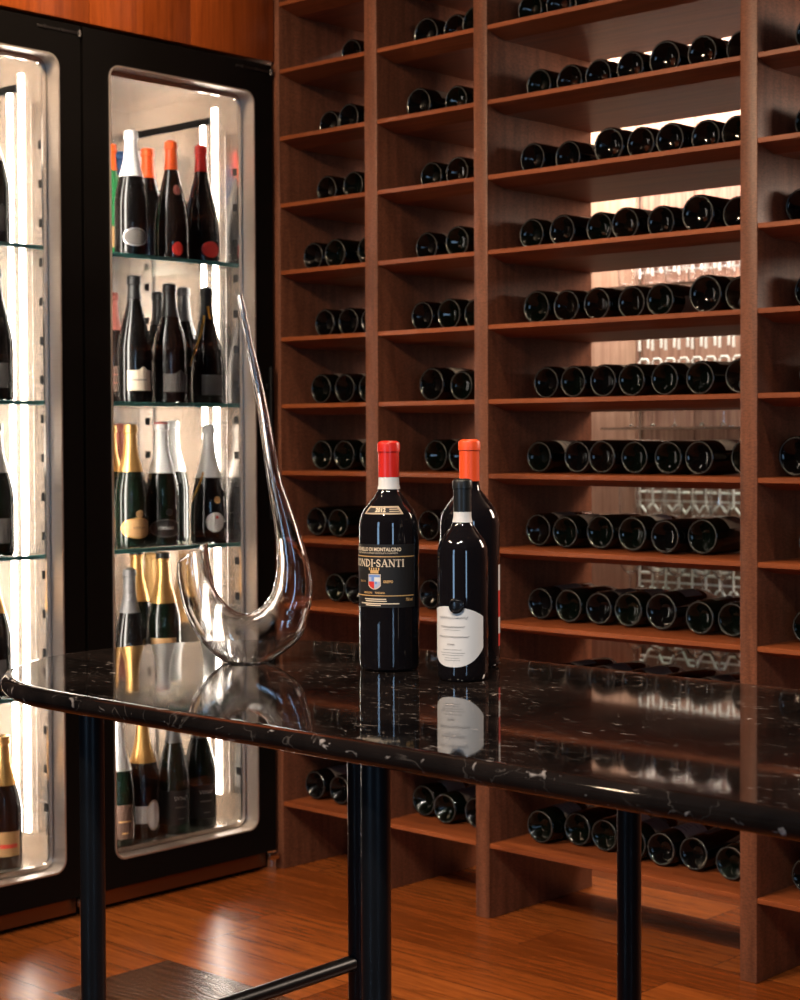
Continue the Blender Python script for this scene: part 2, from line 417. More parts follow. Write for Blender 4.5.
# ------------------------------------------------------------------ lying bottles
def make_lying(name, prof, bm_, foil, seg=30):
    b = MB().lathe(prof, bm_, seg, mats=[bm_] * 4 + [RIM_HI, RIM_HI] + [bm_] * (len(prof) - 7)); me_b = b.build(name).data
    f = MB(); sleeve(f, prof, prof[-1][1] * .80, foil, seg=20); me_f = f.build('capsule').data
    return me_b, me_f
KINDS = []
_g = {BOT: RB[0], BOT_B: RB[1], BOT_G: RB[2]}
for (pf, h, R, bm_, foil) in ((prof_bordeaux, .300, .0395, BOT, BLACKF), (prof_bordeaux, .305, .0400, BOT_B, GREYF), (prof_burgundy, .298, .0412, BOT_G, BLACKF), (prof_bordeaux, .298, .0390, BOT_G, BLACKF), (prof_burgundy, .302, .0440, BOT, BLACKF)):
    p = pf(h, R); KINDS.append([p, R, *make_lying('wine_bottle', p, _g[bm_], foil)])
LABELS = []
for k, (p, R, a, b) in enumerate(KINDS):
    row = []
    for q, pm in enumerate(PAPERS):
        mb = MB(); rf = rfun(p)
        z0, z1 = (.055, .145) if q != 1 else (.045, .125)
        if k in (2, 4): z1 -= .02
        patch(mb, rf, -1.15, 1.15, z0, z1, pm, .0004, 16, 1)
        for j in range(4): patch(mb, rf, -.6 + .1 * (j % 2), .6 - .12 * (j % 3), z0 + .015 + j * .016, z0 + .0185 + j * .016, INKG, .0007, 8, 1)
        row.append(mb.build('label', smooth='keep').data)
    LABELS.append(row)
for o in [o for o in COL.objects if o.name.split('.')[0] in ('wine_bottle', 'capsule', 'label')]: bpy.data.objects.remove(o)

ORD = ['first', 'second', 'third', 'fourth', 'fifth', 'sixth', 'seventh', 'eighth', 'ninth', 'tenth', 'eleventh', 'twelfth']
BAYNAME = ['narrow bay beside the fridges', 'middle narrow bay', 'wide bay', 'cut-off end bay']
SHORT = ['bay beside the fridges', 'middle narrow bay', 'wide bay', 'cut-off end bay']
GRP = ['bottles lying in the bay beside the fridges', 'bottles lying in the middle narrow bay', 'bottles lying in the wide bay', 'bottles lying in the cut-off end bay']
ROWS = {  # bay: {shelf index: columns of the bottle bases}
    0: {11: [352], 10: [330, 353, 372], 9: [327.5, 354], 8: [314.6, 334, 369], 7: [328, 350, 369], 6: [322, 346.5, 369], 5: [322.6, 345, 371], 4: [317.4, 339], 3: [336, 356], 0: [316, 340.5]},
    1: {11: [426.7, 456, 475], 10: [419.5, 457], 9: [432, 458], 8: [427.5, 458], 7: [424.7, 449.7, 474.7], 6: [434.5, 460.3], 5: [436.7, 461], 4: [429.6], 3: [431], 0: [424.5, 445.5, 477]},
    2: {11: [532, 561, 586], 10: [540, 570, 599, 631, 665.5, 703, 742], 9: [536, 566, 612, 642, 672, 704, 735], 8: [532.5, 563, 600, 629, 658.5, 700, 737], 7: [538.5, 566, 601, 629, 661, 708, 739],
        6: [547, 574, 604, 632.5, 665.5, 701, 741], 5: [540, 578, 605, 633, 669, 700, 748], 4: [539, 566, 601, 633, 666.5, 702.6], 3: [541, 571, 600, 627, 662, 700.5, 733],
        2: [559, 592, 627, 663, 697, 732], 0: [544, 575, 605, 633, 665, 691, 731]},
    3: {10: [812], 9: [811], 8: [802], 7: [811], 6: [816], 5: [797], 4: [815], 3: [809], 0: [808]},
}
BIG = {(2, 7, 708), (2, 8, 700), (2, 10, 665.5), (2, 9, 612), (2, 3, 662), (1, 11, 426.7), (1, 10, 419.5), (1, 6, 434.5), (3, 5, 797)}
for bay, rows in ROWS.items():
    a, b = BAYS[bay]
    for ri, k in enumerate(sorted(rows, reverse=True)):
        z = ZS[k]; items = []
        for px in rows[k]:
            q = 4 if (bay, k, px) in BIG else RND.choice((0, 0, 1, 2, 3, 3))
            R = KINDS[q][1]; yf = 3.305 + RND.uniform(-.012, .03)
            if bay < 2: yf += .012
            x = solve(px - 1.2, 0, (0, yf, z + R))
            items.append([x, R, q, yf])
        if items[0][0] < a + items[0][1] + .002:      # bottles that stick out further, so that they clear the upright
            sh = 0
            while sh < .075 and solve(rows[k][0] - 1.2, 0, (0, items[0][3] - sh, z + items[0][1])) < a + items[0][1] + .002: sh += .004
            for it, px in zip(items, rows[k]): it[3] -= sh; it[0] = solve(px - 1.2, 0, (0, it[3], z + it[1]))
        for _ in range(60):
            for i in range(len(items) - 1):
                g = items[i + 1][0] - items[i][0] - items[i][1] - items[i + 1][1] - .0008
                if g < 0: items[i][0] += g / 2; items[i + 1][0] -= g / 2
            items[0][0] = max(items[0][0], a + items[0][1] + .001); items[-1][0] = min(items[-1][0], b - items[-1][1] - .001)
        for i, (x, R, q, yf) in enumerate(items):
            o = link('wine_bottle', KINDS[q][2], None, (x, yf, z + R + .0012))
            spin = RND.choice((0, 0, 0, RND.uniform(-.9, .9), RND.uniform(-PI, PI)))
            o.rotation_euler = (Matrix.Rotation(-PI / 2, 3, 'X') @ Matrix.Rotation(spin, 3, 'Z')).to_euler()
            if RND.random() < .85: link('label', LABELS[q][RND.choice((0, 0, 1, 1, 2))], o)
            link('capsule', KINDS[q][3], o)
            row = 'bottom row' if k == 0 else ('row behind the table edge' if (bay == 2 and k == 2) else '%s row down' % ORD[ri])
            if len(items) == 1: lab = 'single lying bottle, %s, in the %s' % (row, BAYNAME[bay])
            else: lab = '%s lying bottle from the fridge side, %s, %s' % (ORD[i], row, SHORT[bay])
            tag(o, lab, 'bottle', GRP[bay])

# ------------------------------------------------------------------ wine fridges
def rounded_rect(y0, y1, z0, z1, r, n=7):
    P = []
    for cy, cz, a0 in ((y1 - r, z1 - r, 0), (y0 + r, z1 - r, 90), (y0 + r, z0 + r, 180), (y1 - r, z0 + r, 270)):
        for i in range(n + 1):
            a = math.radians(a0 + 90 * i / n); P.append((cy + r * math.cos(a), cz + r * math.sin(a)))
    return P
SHZ = [.548, .888, 1.262, 1.638]
def fridge(y0, y1, label, hinge_low):
    oy, ox = y0, XF
    o = tag(empty('wine_fridge', (ox, oy, 0)), label, 'wine fridge', 'glass-door wine fridges')
    W = y1 - y0; D = .60
    a, b = .079, W - .067            # opening in the door
    z0, z1 = .120, 2.090
    TOPZ = 2.168
    # door: outer rectangle with a rounded opening, x from 0 back to -.05
    inn = rounded_rect(a, b, z0, z1, .032); N = len(inn)
    out = []
    for y, z in inn:                 # matching points on the outer rectangle
        cy, cz = (a + b) / 2, (z0 + z1) / 2
        ty = (W - .004 - cy) / (y - cy) if y > cy else (.002 - cy) / (y - cy)
        tz = (TOPZ - cz) / (z - cz) if z > cz else (.052 - cz) / (z - cz)
        t = min(ty, tz); out.append((cy + (y - cy) * t, cz + (z - cz) * t))
    corners = [(W - .004, TOPZ), (.002, TOPZ), (.002, .052), (W - .004, .052)]
    for c in corners:                # put a true corner at the outline
        i = min(range(N), key=lambda i: (out[i][0] - c[0]) ** 2 + (out[i][1] - c[1]) ** 2); out[i] = c
    mb = MB(); vs = []
    for x in (0, -.05):
        vs += [(x, *p) for p in out] + [(x, *p) for p in inn]
    fs = []
    for i in range(N):
        j = (i + 1) % N
        fs += [(i, j, N + j, N + i), (2 * N + j, 2 * N + i, 3 * N + i, 3 * N + j), (j, i, 2 * N + i, 2 * N + j), (N + i, N + j, 3 * N + j, 3 * N + i)]
    mb.add(vs, fs, BLACK); door = mb.build('door', o, sharp=25)
    i2 = rounded_rect(a + .004, b - .004, z0 + .004, z1 - .004, .028)
    mb = MB(); vs = [(x, *p) for x, P in ((.0025, inn), (.0025, i2), (-.052, i2), (-.052, inn)) for p in P]
    mb.add(vs, [(k * N + i, k * N + (i + 1) % N, ((k + 1) % 4) * N + (i + 1) % N, ((k + 1) % 4) * N + i) for k in range(4) for i in range(N)], STEEL_S)
    mb.build('steel_trim', door, sharp=20)
    i3 = rounded_rect(a + .016, b - .016, z0 + .016, z1 - .016, .02)
    mb = MB(); vs = [(x, *p) for x, P in ((-.045, i2), (-.045, i3), (-.052, i3), (-.052, i2)) for p in P]
    mb.add(vs, [(k * N + i, k * N + (i + 1) % N, ((k + 1) % 4) * N + (i + 1) % N, ((k + 1) % 4) * N + i) for k in range(4) for i in range(N)], STEEL)
    mb.build('glazing_bead', door, sharp=40)
    mb = MB(); mb.box((-.040, a + .004, z0 + .004), (-.044, b - .004, z1 - .004), PANE); mb.build('pane', door, smooth=False)
    # handle strip along the hinge-free side
    if hinge_low:
        mb = MB(); mb.box((.0005, W - .020, .95), (.010, W - .0145, 1.36), BLACK_T, .002).box((.0005, W - .032, 1.30), (.006, W - .0145, 1.315), BLACK_T, .001); mb.build('handle', door)
    mb = MB()
    mb.box((.0005, W - .13, 2.146), (.003, W - .012, 2.152), STEEL_D, .001).tube([(.004, W - .008, 2.140), (.004, W - .008, 2.156)], .004, STEEL_D, 10)
    mb.tube([(.003, W - .11, 2.149), (.006, W - .11, 2.149)], .0045, STEEL_D, 10).tube([(.003, W - .06, 2.149), (.006, W - .06, 2.149)], .0045, STEEL_D, 10)
    mb.build('hinge', o)
    mb = MB(); mb.box((.0, W - .036, .030), (.012, W - .002, .0495), STEEL, .002).tube([(.006, W - .026, .014), (.006, W - .026, .048)], .006, STEEL, 10); mb.build('hinge', o)
    # casing and liner
    mb = MB(); xb = -D
    mb.box((-.054, 0.001, .05), (xb, .045, 2.172), BLACK).box((-.054, W - .040, .05), (xb, W - .001, 2.172), BLACK)
    mb.box((-.054, .045, 2.125), (xb, W - .04, 2.172), BLACK).box((-.054, .045, .05), (xb, W - .04, .092), BLACK).box((xb + .03, .045, .092), (xb, W - .04, 2.125), BLACK)
    mb.build('casing', o, smooth=False)
    la, lb, lz0, lz1, lx = .068, W - .056, .128, 2.104, -.545
    mb = MB(); th = .004
    mb.box((-.054, la, lz0), (lx, la - th, lz1), STEEL_L).box((-.054, lb, lz0), (lx, lb + th, lz1), STEEL_L)
    mb.box((-.054, la, lz1), (lx, lb, lz1 + th), STEEL_L).box((-.054, la, lz0), (lx, lb, lz0 - th), STEEL_L).box((lx, la, lz0), (lx - th, lb, lz1), STEEL_L)
    mb.build('liner', o, smooth=False)
    mb = MB(); mb.box((-.19, lb - .0006, 2.028), (-.535, lb - .004, 2.046), HOLE); mb.build('dark_gap_strip', o, smooth=False)  # dark strip put in for the gap high on the side wall
    # slotted shelf supports on both side walls, front and back
    for ya, s in ((la, 1), (lb, -1)):
        for xa, xc in (((-.060, -.122) if s < 0 else (-.22, -.28)), (-.44, -.50)):
            mb = MB(); mb.box((xa, ya + s * .0005, .20), (xc, ya + s * .008, 1.99), STEEL, .001)
            for q in range(18):
                z = .255 + q * .0953
                mb.box((xa - .012, ya + s * .0081, z), (xa - .031, ya + s * .0088, z + .020), HOLE)
            mb.build('shelf_support', o, smooth=False)
        for x0, x1, zt in (((-.163, -.181, 2.07), (-.214, -.229, 2.035)) if s < 0 else ((-.060, -.098, 2.07), (-.163, -.181, 2.07))):  # strips on the hidden side wall are added to brighten the bottle fronts
            mb = MB(); mb.box((x0, ya + s * .0006, .19), (x1, ya + s * .0035, zt), LED, .001); mb.build('light_strip', o, smooth=False)
    for z in SHZ:
        mb = MB(); mb.box((-.066, la + .012, z - .010), (-.43, lb - .012, z), SHELF_G); mb.box((-.0625, la + .012, z - .0102), (-.0658, lb - .012, z + .0002), SHELF_E, .001)
        mb.build('glass_shelf', o, smooth=False)
    mb = MB(); mb.box((-.012, .002, .012), (-.035, W - .03, .049), BRONZE, .002); mb.box((-.036, .002, .0005), (-.06, W - .002, .049), BLACK); mb.build('kickplate', o, smooth=False)
    return o
fridge(2.578, 3.204, 'black glass-door fridge next to the wooden rack, full of sparkling bottles', True)
fridge(1.950, 2.576, 'black glass-door fridge cut off by the edge of the photo', False)

# ------------------------------------------------------------------ fridge bottles
PLACED = []
def stand(name, px, x, z, prof, glass, foil=None, foil_z=None, deco=None, label='', group=None, cat='bottle', turn=0., foils=None):
    y = solve(px, 1, (x, 0, z + .1))
    PLACED.append((label, x, y, z, max(q[0] for q in prof)))
    o = tag(empty(name, (x, y, z + .0006)), label, cat, group)
    o.rotation_euler.z = math.atan2(-y, -x) + PI / 2 + turn      # local -Y looks to the room
    MB().lathe(prof, glass, 36).build('body', o)
    if foil:
        mb = MB(); sleeve(mb, prof, foil_z, foil)
        if foils:
            for m, za, zb in foils: sleeve(mb, prof, za, m, .0012, zb)
        mb.build('foil', o)
    if deco:
        mb = MB(); deco(mb, rfun(prof)); mb.build('label', o, smooth='keep')
    return o
def d_rect(z0, z1, w, m, a=0., lines=0, lm=INKG):
    def f(mb, rf):
        patch(mb, rf, a - w, a + w, z0, z1, m)
        for j in range(lines): 
            zz = z0 + (z1 - z0) * (j + 1) / (lines + 1)
            patch(mb, rf, a - w * (.7 - .15 * (j % 2)), a + w * (.7 - .2 * (j % 3)), zz - .0012, zz + .0012, lm, .0009, 10, 1)
    return f
def d_oval(zc, rz, w, m, a=0., rim=None, rr=None, word=None, wm=None, ws=.011):
    def f(mb, rf):
        e = lambda k, s: (lambda u: zc + s * k * math.sqrt(max(0, 1 - (2 * u - 1) ** 2)))
        if rim: patch(mb, rf, a - w * 1.1, a + w * 1.1, e(rz * 1.12, -1), e(rz * 1.12, 1), rim, .0005, 22)
        patch(mb, rf, a - w, a + w, e(rz, -1), e(rz, 1), m, .0008, 22)
        if word: letter(mb, rf, word, ws, a, zc, wm, .0014)
    return f
def d_wavy(z0, z1, w, m, a=0.):
    def f(mb, rf):
        patch(mb, rf, a - w, a + w, z0, lambda u: z1 + .010 * math.exp(-((u - .62) / .13) ** 2), m, na=28)
        patch(mb, rf, a - w * .6, a + w * .5, (z0 + z1) / 2, (z0 + z1) / 2 + .003, INKG, .0009, 10, 1)
    return f
def d_many(*fs):
    def f(mb, rf):
        for q in fs: q(mb, rf)
    return f
def d_word(s, size, a, z, m, **k): return lambda mb, rf: letter(mb, rf, s, size, a, z, m, **k)
def d_scribble(a, z, w, m, amp=.006, n=22, th=.0011, seed=1):
    """a flourish of hand-drawn strokes"""
    def f(mb, rf):
        R = random.Random(seed); pts = []
        for i in range(n + 1):
            u = i / n; pts.append((a + w * (2 * u - 1), z + amp * math.sin(i * 1.9 + R.random()) * (.5 + R.random() * .6)))
        for (a0, q0), (a1, q1) in zip(pts, pts[1:]):
            vs = []
            for an, zz in ((a0, q0 - th), (a1, q1 - th), (a1, q1 + th), (a0, q0 + th)):
                r = rf(zz) + .0010; vs.append((r * math.sin(an), -r * math.cos(an), zz))
            mb.add(vs, [(0, 1, 2, 3)], m)
    return f
def ribbon(a0, z0, a1, z1, m=YELLOW, w=.003, off=.0012, n=12):
    def f(mb, rf):
        vs = []
        for i in range(n + 1):
            u = i / n; a = a0 + (a1 - a0) * u ** 1.5; z = z0 + (z1 - z0) * u
            for s in (-1, 1):
                r = rf(z) + off; an = a + s * w / r; vs.append((r * math.sin(an), -r * math.cos(an), z))
        mb.add(vs, [(2 * i, 2 * i + 1, 2 * i + 3, 2 * i + 2) for i in range(n)], m)
    return f
CH = prof_champagne
G1, G2, G3, G4, G5 = ('sparkling bottles on the top glass shelf', 'sparkling bottles on the second glass shelf', 'sparkling bottles on the third glass shelf', 'sparkling bottles on the fourth glass shelf', 'sparkling bottles on the fridge floor')
A_ = 'champagne_bottle'
s4, s3, s2, s1 = SHZ; FL = .1285
# top shelf
stand(A_, 110.5, -3.70, s1, CH(.305, .042), BOT_L, NEON, .235, d_rect(.03, .085, .9, TANL), 'bright green bottle with orange capsule behind the door frame, top shelf', G1)
stand(A_, 131.5, -3.59, s1, CH(.325, .0445), BOT, PEARL, .205, d_oval(.047, .021, .72, GREYL, .25, SILVER), 'dark bottle with tall pearl white foil and oval grey label', G1)
stand(A_, 121.5, -3.78, s1, CH(.305, .042), BOT, BLUEF, .18, None, 'bottle with blue foil showing behind the white foiled bottle', G1)
stand(A_, 141.0, -3.86, s1, CH(.33, .042), BOT, PEARL, .20, None, 'white foiled bottle at the back between the pearl and orange ones', G1)
stand(A_, 148.0, -3.685, s1, CH(.305, .0435), BOT, NEON, .225, d_oval(.12, .012, .25, REDP, .7), 'dark bottle with orange capsule standing behind in the second line', G1)
stand(A_, 171.5, -3.58, s1, prof_flared(.312, .047), BOT, NEON, .235, d_many(d_oval(.025, .018, .32, REDP, .35), d_oval(.18, .014, .35, PINKF, .5)), 'dark bottle with orange capsule and small red label, front of top shelf', G1)
stand(A_, 201.5, -3.60, s1, prof_flared(.318, .0485), BOT, RED, .245, d_oval(.034, .0215, .55, REDP, .55), 'wide dark bottle with red capsule and red oval label by the light tubes', G1)
# second shelf
stand(A_, 112.0, -3.68, s2, CH(.29, .043), BOT_B, PINKF, .19, d_rect(.03, .095, .85, BROWNL, 0, 2, PINKF), 'brownish bottle with rosy label half hidden by the door frame', G2)
stand(A_, 134.5, -3.59, s2, CH(.328, .0445), BOT, BLACKF, .268, d_wavy(.03, .082, .78, CREAM, .35), 'tall black foiled bottle with cream wavy-topped label', G2)
stand(A_, 159.0, -3.78, s2, CH(.31, .042), BOT, BLACKF, .22, None, 'black foiled bottle at the back of the second shelf', G2)
stand(A_, 170.0, -3.575, s2, CH(.312, .0455), BOT, BLACKF, .225, d_wavy(.028, .075, .85, GREYL, .45), 'black foiled bottle with grey wavy-topped label', G2)
stand(A_, 184.0, -3.685, s2, CH(.318, .043), BOT, GREYF, .225, None, 'grey foiled bottle behind the one with a grey wavy label', G2)
stand(A_, 207.0, -3.585, s2, prof_flared(.312, .0480), BOT, BLACKF, .225, d_many(d_rect(.022, .075, .65, GREYL, .35), ribbon(-.35, .235, -1.25, .10), ribbon(.2, .26, .5, .225)), 'round shouldered bottle with yellow ribbon and dark grey label', G2)
# third shelf
stand(A_, 110.5, -3.69, s3, CH(.318, .0435), BOT_G, GOLD, .195, d_many(d_rect(.025, .072, .9, TANL, .2), d_oval(.088, .009, .3, TANL, .3)), 'gold foiled bottle half hidden by the door frame, third shelf', G3)
stand(A_, 119.0, -3.83, s3, CH(.322, .042), BOT_L, PINKF, .17, None, 'rose foiled bottle behind the gold foiled ones', G3)
stand(A_, 131.0, -3.595, s3, CH(.318, .0430), BOT_G, GOLD, .195, d_many(d_oval(.050, .024, 1.0, TANL, .45, GOLD), d_oval(.086, .010, .26, TANL, .55), d_word('FERRARI', .010, .55, .05, BROWNL, off=.0015)), 'gold foiled bottle with tan label reading in dark letters', G3)
stand(A_, 162.0, -3.59, s3, CH(.325, .0435), BOT_G, PEARL, .19, d_many(d_oval(.046, .021, .98, BLACKL, .25, GREYF, word='FERRARI', wm=WHITEP, ws=.012), d_oval(.088, .008, .2, BLACKL, .45, GREYF)), 'pearl foiled green bottle with black oval label and white word', G3, foils=[(REDP, .3195, .3225)])
stand(A_, 173.5, -3.73, s3, CH(.33, .043), BOT_G, PEARL, .19, None, 'pearl foiled bottle behind the one with the black oval label', G3)
stand(A_, 209.0, -3.59, s3, prof_flared(.318, .0495), BOT, PEARL, .175, d_many(d_oval(.056, .026, .54, WHITE, .35), d_oval(.069, .004, .09, REDP, .45), d_rect(.048, .051, .25, PINKF, .42), d_oval(.115, .010, .2, GOLDP, .5), ribbon(-.5, .19, -1.3, .11)), 'bottle with round white label with red dot and white foil', G3)
# fourth shelf
stand(A_, 130.0, -3.60, s4, prof_flared(.285, .043), BOT, GREYF, .17, d_scribble(0, .21, .3, SILVER, .012, 14, .001, 3), 'shorter grey foiled bottle in front on the fourth shelf', G4)
stand(A_, 137.0, -3.715, s4, CH(.325, .0435), BOT_G, GOLD, .185, None, 'gold foiled bottle with black top behind the grey foiled bottle', G4, foils=[(BLACKF, .309, .324)])
stand(A_, 163.5, -3.58, s4, CH(.322, .0445), BOT_G, GOLD, .19, d_rect(.04, .1, .8, TANL), 'gold foiled bottle with black top beside the glass decanter', G4, foils=[(BLACKF, .306, .321)])
stand(A_, 151.0, -3.85, s4, CH(.30, .042), BOT_B, GOLDP, .10, None, 'amber wrapped bottle standing in for an orange reflection, back of the fourth shelf', G4)  # added bottle, its amber wrap imitates an orange reflection
# fridge floor
stand(A_, 118.5, -3.58, FL, CH(.325, .0435), BOT_G, SILVER, .19, d_many(d_rect(.018, .105, .9, BROWNL, .1), d_rect(.06, .064, .4, GOLDP, .4), d_rect(.03, .034, .2, GOLDP, .4)), 'silver foiled bottle with brown label standing beside the table leg', G5)
stand(A_, 143.0, -3.60, FL, CH(.322, .0455), BOT, GOLD, .195, d_many(d_rect(.04, .085, .8, WHITE, -.1), d_oval(.06, .035, .42, WHITE, .65, CREAM), d_rect(.058, .0595, .3, INKG, .62)), 'orange gold foiled bottle with white label and round medallion', G5)
stand(A_, 173.5, -3.59, FL, CH(.322, .0440), BOT_G, GREYF, .235, d_many(d_rect(.022, .112, .95, BLACKL, .1), d_scribble(.45, .092, .42, WHITEP, .006, 18, .0011, 5), d_rect(.066, .070, .35, GREYL, .45), d_rect(.036, .039, .2, GREYL, .5)), 'dark bottle with black label and white script beside the medallion bottle', G5)
stand(A_, 199.5, -3.60, FL, CH(.322, .0455), BOT_G, GREYF, .235, d_many(d_rect(.022, .112, .95, BLACKL, .1), d_scribble(.40, .092, .42, WHITEP, .006, 18, .0011, 6), d_rect(.066, .070, .35, GREYL, .4), d_rect(.036, .039, .2, GREYL, .45)), 'dark bottle with black label and white script below the light tubes', G5)
# fridge at the edge of the photo: only the shoulders of one bottle per shelf show
for z, px, nm, fo, lab in ((s1, -9, BOT, SILVER, 'top'), (s2, -5, BOT, BLACKF, 'second'), (s3, -4, BOT_G, SILVER, 'third'), (s4, -7, BOT, GOLD, 'fourth')):
    stand(A_, px, -3.60, z, CH(.32, .0445), nm, fo, .2, d_rect(.03, .09, .8, GREYL), 'bottle at the photo edge on the %s shelf of the cut-off fridge' % lab, 'bottles in the cut-off fridge')
stand(A_, 3.5, -3.60, FL, CH(.32, .0445), BOT_B, GOLD, .2, d_many(d_rect(.03, .09, .8, TANL, .2), d_rect(.05, .06, .5, REDP, .3)), 'bottle with tan and red label on the floor of the cut-off fridge', 'bottles in the cut-off fridge')

# ------------------------------------------------------------------ table
TZ = .86
TX0, TX1, TY0, TY1 = -2.082, .215, 1.258, 1.893
tb = tag(empty('table', ((TX0 + TX1) / 2, (TY0 + TY1) / 2, 0)), 'long black marble table with rounded corners on black tube legs', 'table')
TO = Vector(tb.location)
def outline(ins, r0=.305, n=18):
    r = r0 - ins; P = []
    for cx, cy, a0 in ((TX1 - r0, TY1 - r0, 0), (TX0 + r0, TY1 - r0, 90), (TX0 + r0, TY0 + r0, 180), (TX1 - r0, TY0 + r0, 270)):
        for i in range(n + 1):
            a = math.radians(a0 + 90 * i / n); P.append((cx + r * math.cos(a), cy + r * math.sin(a)))
    return P
mb = MB(); rows = []; R_ = .0125
for i in range(9):
    a = PI / 2 - PI * i / 8; rows.append((R_ - R_ * math.cos(a), TZ - R_ + R_ * math.sin(a)))
rows.insert(0, (R_ + .002, TZ)); NR = len(rows) - 1
vs = []; N = len(outline(0))
for ins, z in rows: vs += [(x - TO.x, y - TO.y, z) for x, y in outline(ins)]
fs = [tuple(range(N)), tuple(reversed(range(NR * N, (NR + 1) * N)))]
for k in range(NR): fs += [(k * N + i, (k + 1) * N + i, (k + 1) * N + (i + 1) % N, k * N + (i + 1) % N) for i in range(N)]
mb.add(vs, fs, MARBLE); mb.build('tabletop', tb, sharp=30)
PAIRS = (((-1.778, 1.33), (-1.792, 1.822)), ((-1.272, 1.32), (-1.318, 1.84)), ((-.585, 1.33), (-.585, 1.822)), ((-.092, 1.33), (-.092, 1.822)))
for A_, B_ in PAIRS:
    for x, y in (A_, B_):
        MB().tube([(x - TO.x, y - TO.y, .0005), (x - TO.x, y - TO.y, .010), (x - TO.x, y - TO.y, TZ - .031)], [.0135, .0158, .0158], BLACK_T, 24).build('leg', tb, sharp=40)
    MB().tube([(A_[0] - TO.x, A_[1] - TO.y + .0155, .397), (B_[0] - TO.x, B_[1] - TO.y - .0155, .397)], .0115, BLACK_T, 18).build('stretcher', tb)
    MB().box((min(A_[0], B_[0]) - .022 - TO.x, A_[1] - .03 - TO.y, TZ - .0308), (max(A_[0], B_[0]) + .022 - TO.x, B_[1] + .02 - TO.y, TZ - .0253), BLACK_T, .001).build('mounting_plate', tb)

# ------------------------------------------------------------------ bottles on the table
def on_table(px, py, R):
    p = at(px, py, 2, TZ); d = np.array([p[0], p[1]]); d /= np.hypot(*d); p[:2] += d * R; return p
def table_bottle(label, px, py, prof, R, glass, turn=0.):
    p = on_table(px, py, R); o = tag(empty('wine_bottle', (p[0], p[1], TZ + .0004)), label, 'bottle', 'bottles standing on the table')
    o.rotation_euler.z = math.atan2(-p[1], -p[0]) + PI / 2 + turn
    MB().lathe(prof, glass, 64).build('body', o); return o
# tall bottle with red capsule
H1, R1 = .304, .0402
P1 = prof_bordeaux(H1, R1, .0132); rf1 = rfun(P1)
b1 = table_bottle('tall dark bottle with red capsule, white neck band and black and gold label', 389.6, 672.6, P1, R1, BOT_R)
mb = MB(); sleeve(mb, P1, .2565, RED, .0008, seg=40); mb.build('capsule', b1)
mb = MB(); sleeve(mb, P1, .2405, WHITE, .0006, .2562, seg=40); mb.build('neck_band', b1)
a0 = -.50
mb = MB(); zb, zt = .0850, .1685
patch(mb, rf1, -1.95, .98, zb, zt, BLACKL, .0004, 40, 2)
def bar(z, t, al, ar, m, off=.0008): patch(mb, rf1, al, ar, z - t / 2, z + t / 2, m, off, 30, 1)
bar(.1524, .0012, -1.9, .94, GOLDP); bar(.1008, .0012, -1.9, .90, GOLDP)
letter(mb, rf1, 'BRUNELLO DI MONTALCINO', .0066, -.50, .1617, CREAMP, bold=.00022, width=.074)
letter(mb, rf1, 'DENOMINAZIONE DI ORIGINE CONTROLLATA E GARANTITA', .0030, -.50, .1570, CREAMP, width=.0645)
# the large word in serif capitals, drawn stroke by stroke
def stroke(pts, w, org, hgt):
    for (x0, y0), (x1, y1) in zip(pts, pts[1:]):
        L = math.hypot(x1 - x0, y1 - y0); nx, ny = -(y1 - y0) / L * w / 2, (x1 - x0) / L * w / 2
        ex, ey = (x1 - x0) / L * w * .2, (y1 - y0) / L * w * .2
        q = [(x0 + nx - ex, y0 + ny - ey), (x0 - nx - ex, y0 - ny - ey), (x1 - nx + ex, y1 - ny + ey), (x1 + nx + ex, y1 + ny + ey)]
        vs = []
        for x, y in q:
            r = .0402 + .0010; an = org[0] + x * hgt / r; vs.append((r * math.sin(an), -r * math.cos(an), org[1] + y * hgt))
        mb.add(vs, [(0, 1, 2, 3)], CREAMP)
def arc(cx, cy, rx, ry, d0, d1, n=10): return [(cx + rx * math.cos(math.radians(d0 + (d1 - d0) * i / n)), cy + ry * math.sin(math.radians(d0 + (d1 - d0) * i / n))) for i in range(n + 1)]
K, T, SF = .19, .09, .30                    # thick stem, thin stroke, serif width
def ser(x, y): return ([(x - SF / 2, y), (x + SF / 2, y)], .07)
